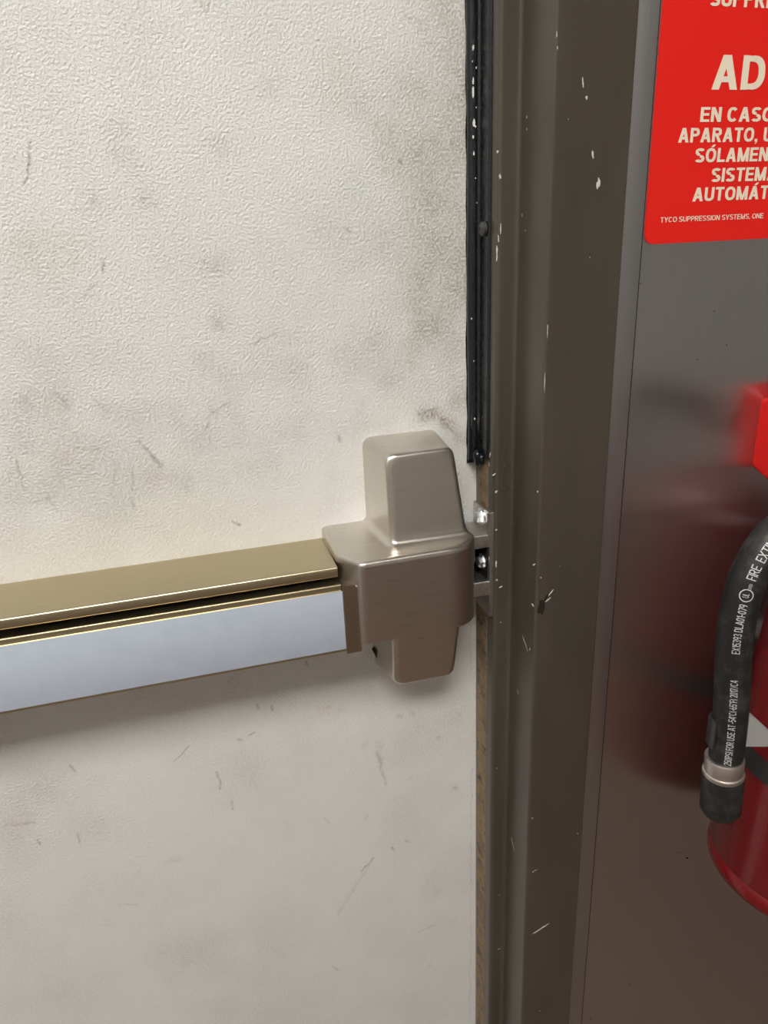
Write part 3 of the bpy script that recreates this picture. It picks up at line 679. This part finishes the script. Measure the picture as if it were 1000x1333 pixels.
lathe('hanger_bracket', M_grey, ext, [(0, 0), (.012, 0), (.012, .016), (0, .016)], wrap(PI/2, .2, ER), (0, 1, 0), 20)
lathe('neck_ring', M_alu, ext, [(.012, 0), (.021, 0), (.021, .018), (.012, .018)], eb+ea*.351, ea, 32)
bmv = bmesh.new(); bm_box(bmv, -.014, .014, -.03, .03, .362, .395, .003); bm_box(bmv, -.009, .009, -.12, .02, .404, .410, .002); bm_box(bmv, -.009, .009, -.11, .02, .390, .395, .002)
bmesh.ops.rotate(bmv, verts=bmv.verts, cent=(0, 0, 0), matrix=Matrix.Rotation(TILT, 3, 'Y')); bmesh.ops.translate(bmv, verts=bmv.verts, vec=eb)
from_bm('valve', bmv, M_alu, ext, 40)

# hose: from the valve in a loop down the left side of the cylinder
HY = -.205
way = [(938, 1052, HY), (942, 1003, HY), (947, 970, HY), (951, 930, HY), (953.5, 890, HY), (955.5, 845, HY), (962, 795, HY), (977, 745, HY), (1003, 702, HY), (1040, 668, HY+.004)]
hp = [onY(*q) for q in way]
hp += [hp[-1]+np.array([.020, .006, .028]), hp[-1]+np.array([.050, .015, .040]), np.array(eb+ea*.379+Vector((-.012, 0, 0)))]
path = catmull(hp, 12)
HR = .0118
i_tip = 12*1                                        # tip occupies the first part of the path
tube('hose', M_hose, ext, path[i_tip+3:], HR, 24)
P_, T_, N_, B_ = frames(path)
d0 = (P_[12]-P_[0]).normalized(); L0 = (P_[12]-P_[0]).length
lathe('hose_tip', M_hose, ext, [(0, .010), (.0085, .010), (.0090, -.002), (.0125, -.003), (.0145, .001), (.0146, L0-.006), (.0135, L0-.002), (0, L0-.002)], P_[0], d0, 32)
lathe('hose_ferrule', M_alu, ext, [(0, 0), (.0143, 0), (.0146, .0015), (.0143, .003), (.0133, .0035), (.0136, .0145), (.0128, .016), (0, .016)], P_[0]+d0*(L0-.0025), d0, 32)
# printing along the hose, wrapped on its surface
PXY = np.array([proj(p) for p in P_]); SL = np.concatenate([[0], np.cumsum([(b-a).length for a, b in zip(P_, P_[1:])])])
def s_at(py):                                      # arc length where the hose passes a given image height
    k = next(i for i in range(len(P_)-1) if PXY[i, 1] >= py > PXY[i+1, 1]); t = (PXY[k, 1]-py)/(PXY[k, 1]-PXY[k+1, 1]); return SL[k]+t*(SL[k+1]-SL[k])
hose = next(o for o in ext.children if o.name.startswith('hose') and 'tip' not in o.name and 'ferrule' not in o.name)
def hose_text(s, py0, py1, cap, phi, bold=.062):
    co, fa = text_mesh(s, bold); s0, s1 = s_at(py0), s_at(py1)
    u = s0+(co[:, 0]-co[:, 0].min())/(co[:, 0].max()-co[:, 0].min())*(s1-s0); v = co[:, 1]*cap
    q = []
    for a, b, lf_ in zip(u, v, co[:, 2]):
        k = int(np.clip(np.searchsorted(SL, a)-1, 0, len(P_)-2)); t = (a-SL[k])/(SL[k+1]-SL[k])
        p = P_[k].lerp(P_[k+1], t); N1 = N_[k].lerp(N_[k+1], t); B1 = B_[k].lerp(B_[k+1], t)
        ang = phi-b/HR; q.append(p+(N1*math.cos(ang)+B1*math.sin(ang))*(HR+.00035+lf_))
    return raw_mesh('hose_lettering', q, fa, M_white_ink, hose)
SG = -1
HT = [('WP 250PSI FOR USE AT -54\u00b0C(-65\u00b0F) 2017/C4', 993, 872, .0046, .0), ('EX15393 DLA01-079', 839, 778, .0048, .0), ('FIRE', 749, 732, .0058, .0), ('EXTINGUISHER HOSE', 727, 664, .0058, .0)]
TPHI = -.42
for s, a, b, cap, ph in HT: hose_text(s, a, b, cap, TPHI+ph)
# approval mark: a ring with two letters
s0 = s_at(767); ring = []; fcs = []
for k in range(28):
    t = 2*PI*k/28
    for r_ in (.0036, .0042):
        a = s0+r_*math.cos(t); kk = int(np.searchsorted(SL, a)-1); tt = (a-SL[kk])/(SL[kk+1]-SL[kk]); ang = TPHI-.0024/HR+r_*math.sin(t)/HR
        ring.append(P_[kk].lerp(P_[kk+1], tt)+(N_[kk]*math.cos(ang)+B_[kk]*math.sin(ang))*(HR+.0004))
for k in range(28): a = 2*k; b = 2*((k+1) % 28); fcs.append((a, a+1, b+1, b))
raw_mesh('approval_ring', ring, fcs, M_white_ink, hose)
hose_text('UL', 769.5, 764.5, .0036, TPHI-.08)
hose_text('LISTED', 760, 753, .0018, TPHI-.08)

# clip that holds the hose against the strap, and the pale strap buckle
k = 29
pc = P_[int(np.argmin(abs(PXY[:70, 1]-958)))]; tc = d0
bm = bmesh.new(); seg = 26; ring = []
for i in range(seg+1):
    a = -2.7+2.85*i/seg
    q1 = Vector((math.cos(a), math.sin(a), 0)); pts = []
    for h in (-.011, .011):
        for r_ in (HR+.0006, HR+.0026): pts.append(bm.verts.new(pc+Vector((-q1.x*r_, -q1.y*r_, h+.004*math.cos(a)))))
    ring.append(pts)
for A, B in zip(ring, ring[1:]):
    for a, b in ((0, 1), (1, 3), (3, 2), (2, 0)): bm.faces.new((A[a], A[b], B[b], B[a]))
bm.faces.new([ring[0][i] for i in (0, 1, 3, 2)]); bm.faces.new([ring[-1][i] for i in (2, 3, 1, 0)])
from_bm('hose_clip', bm, mat('dark_clip_metal', (.07, .07, .07), .35, .6), ext, 40)
tri = [onY(px, py, -.212) for px, py in ((971, 926), (1003, 955), (1010, 972), (965, 972), (963, 962))]
bm = bmesh.new(); A = [bm.verts.new(p) for p in tri]; B = [bm.verts.new(p+np.array([0.002, .003, 0])) for p in tri]
bm.faces.new(A); bm.faces.new(B[::-1])
for i in range(5): bm.faces.new((A[i], A[(i+1) % 5], B[(i+1) % 5], B[i]))
from_bm('strap_buckle', bm, M_grey, ext)

# ------------------------------------------------------------------ ceiling lights
def lamp(i, x, y):
    t = tag(empty('ceiling_light', (x, y, CEIL)), 'white framed flat ceiling light panel', 'ceiling light')
    bm = bmesh.new(); a, b = .60, .30
    for x0, x1, y0, y1 in ((-a-.03, a+.03, -b-.03, -b), (-a-.03, a+.03, b, b+.03), (-a-.03, -a, -b, b), (a, a+.03, -b, b)): bm_box(bm, x+x0, x+x1, y+y0, y+y1, CEIL-.03, CEIL)
    from_bm('lamp_frame', bm, M_lampframe, t)
    box('diffuser', M_lamp, t, x-a, x+a, y-b, y+b, CEIL-.022, CEIL-.004)
for i, (x, y) in enumerate(LAMP_SPOTS): lamp(i, x, y)
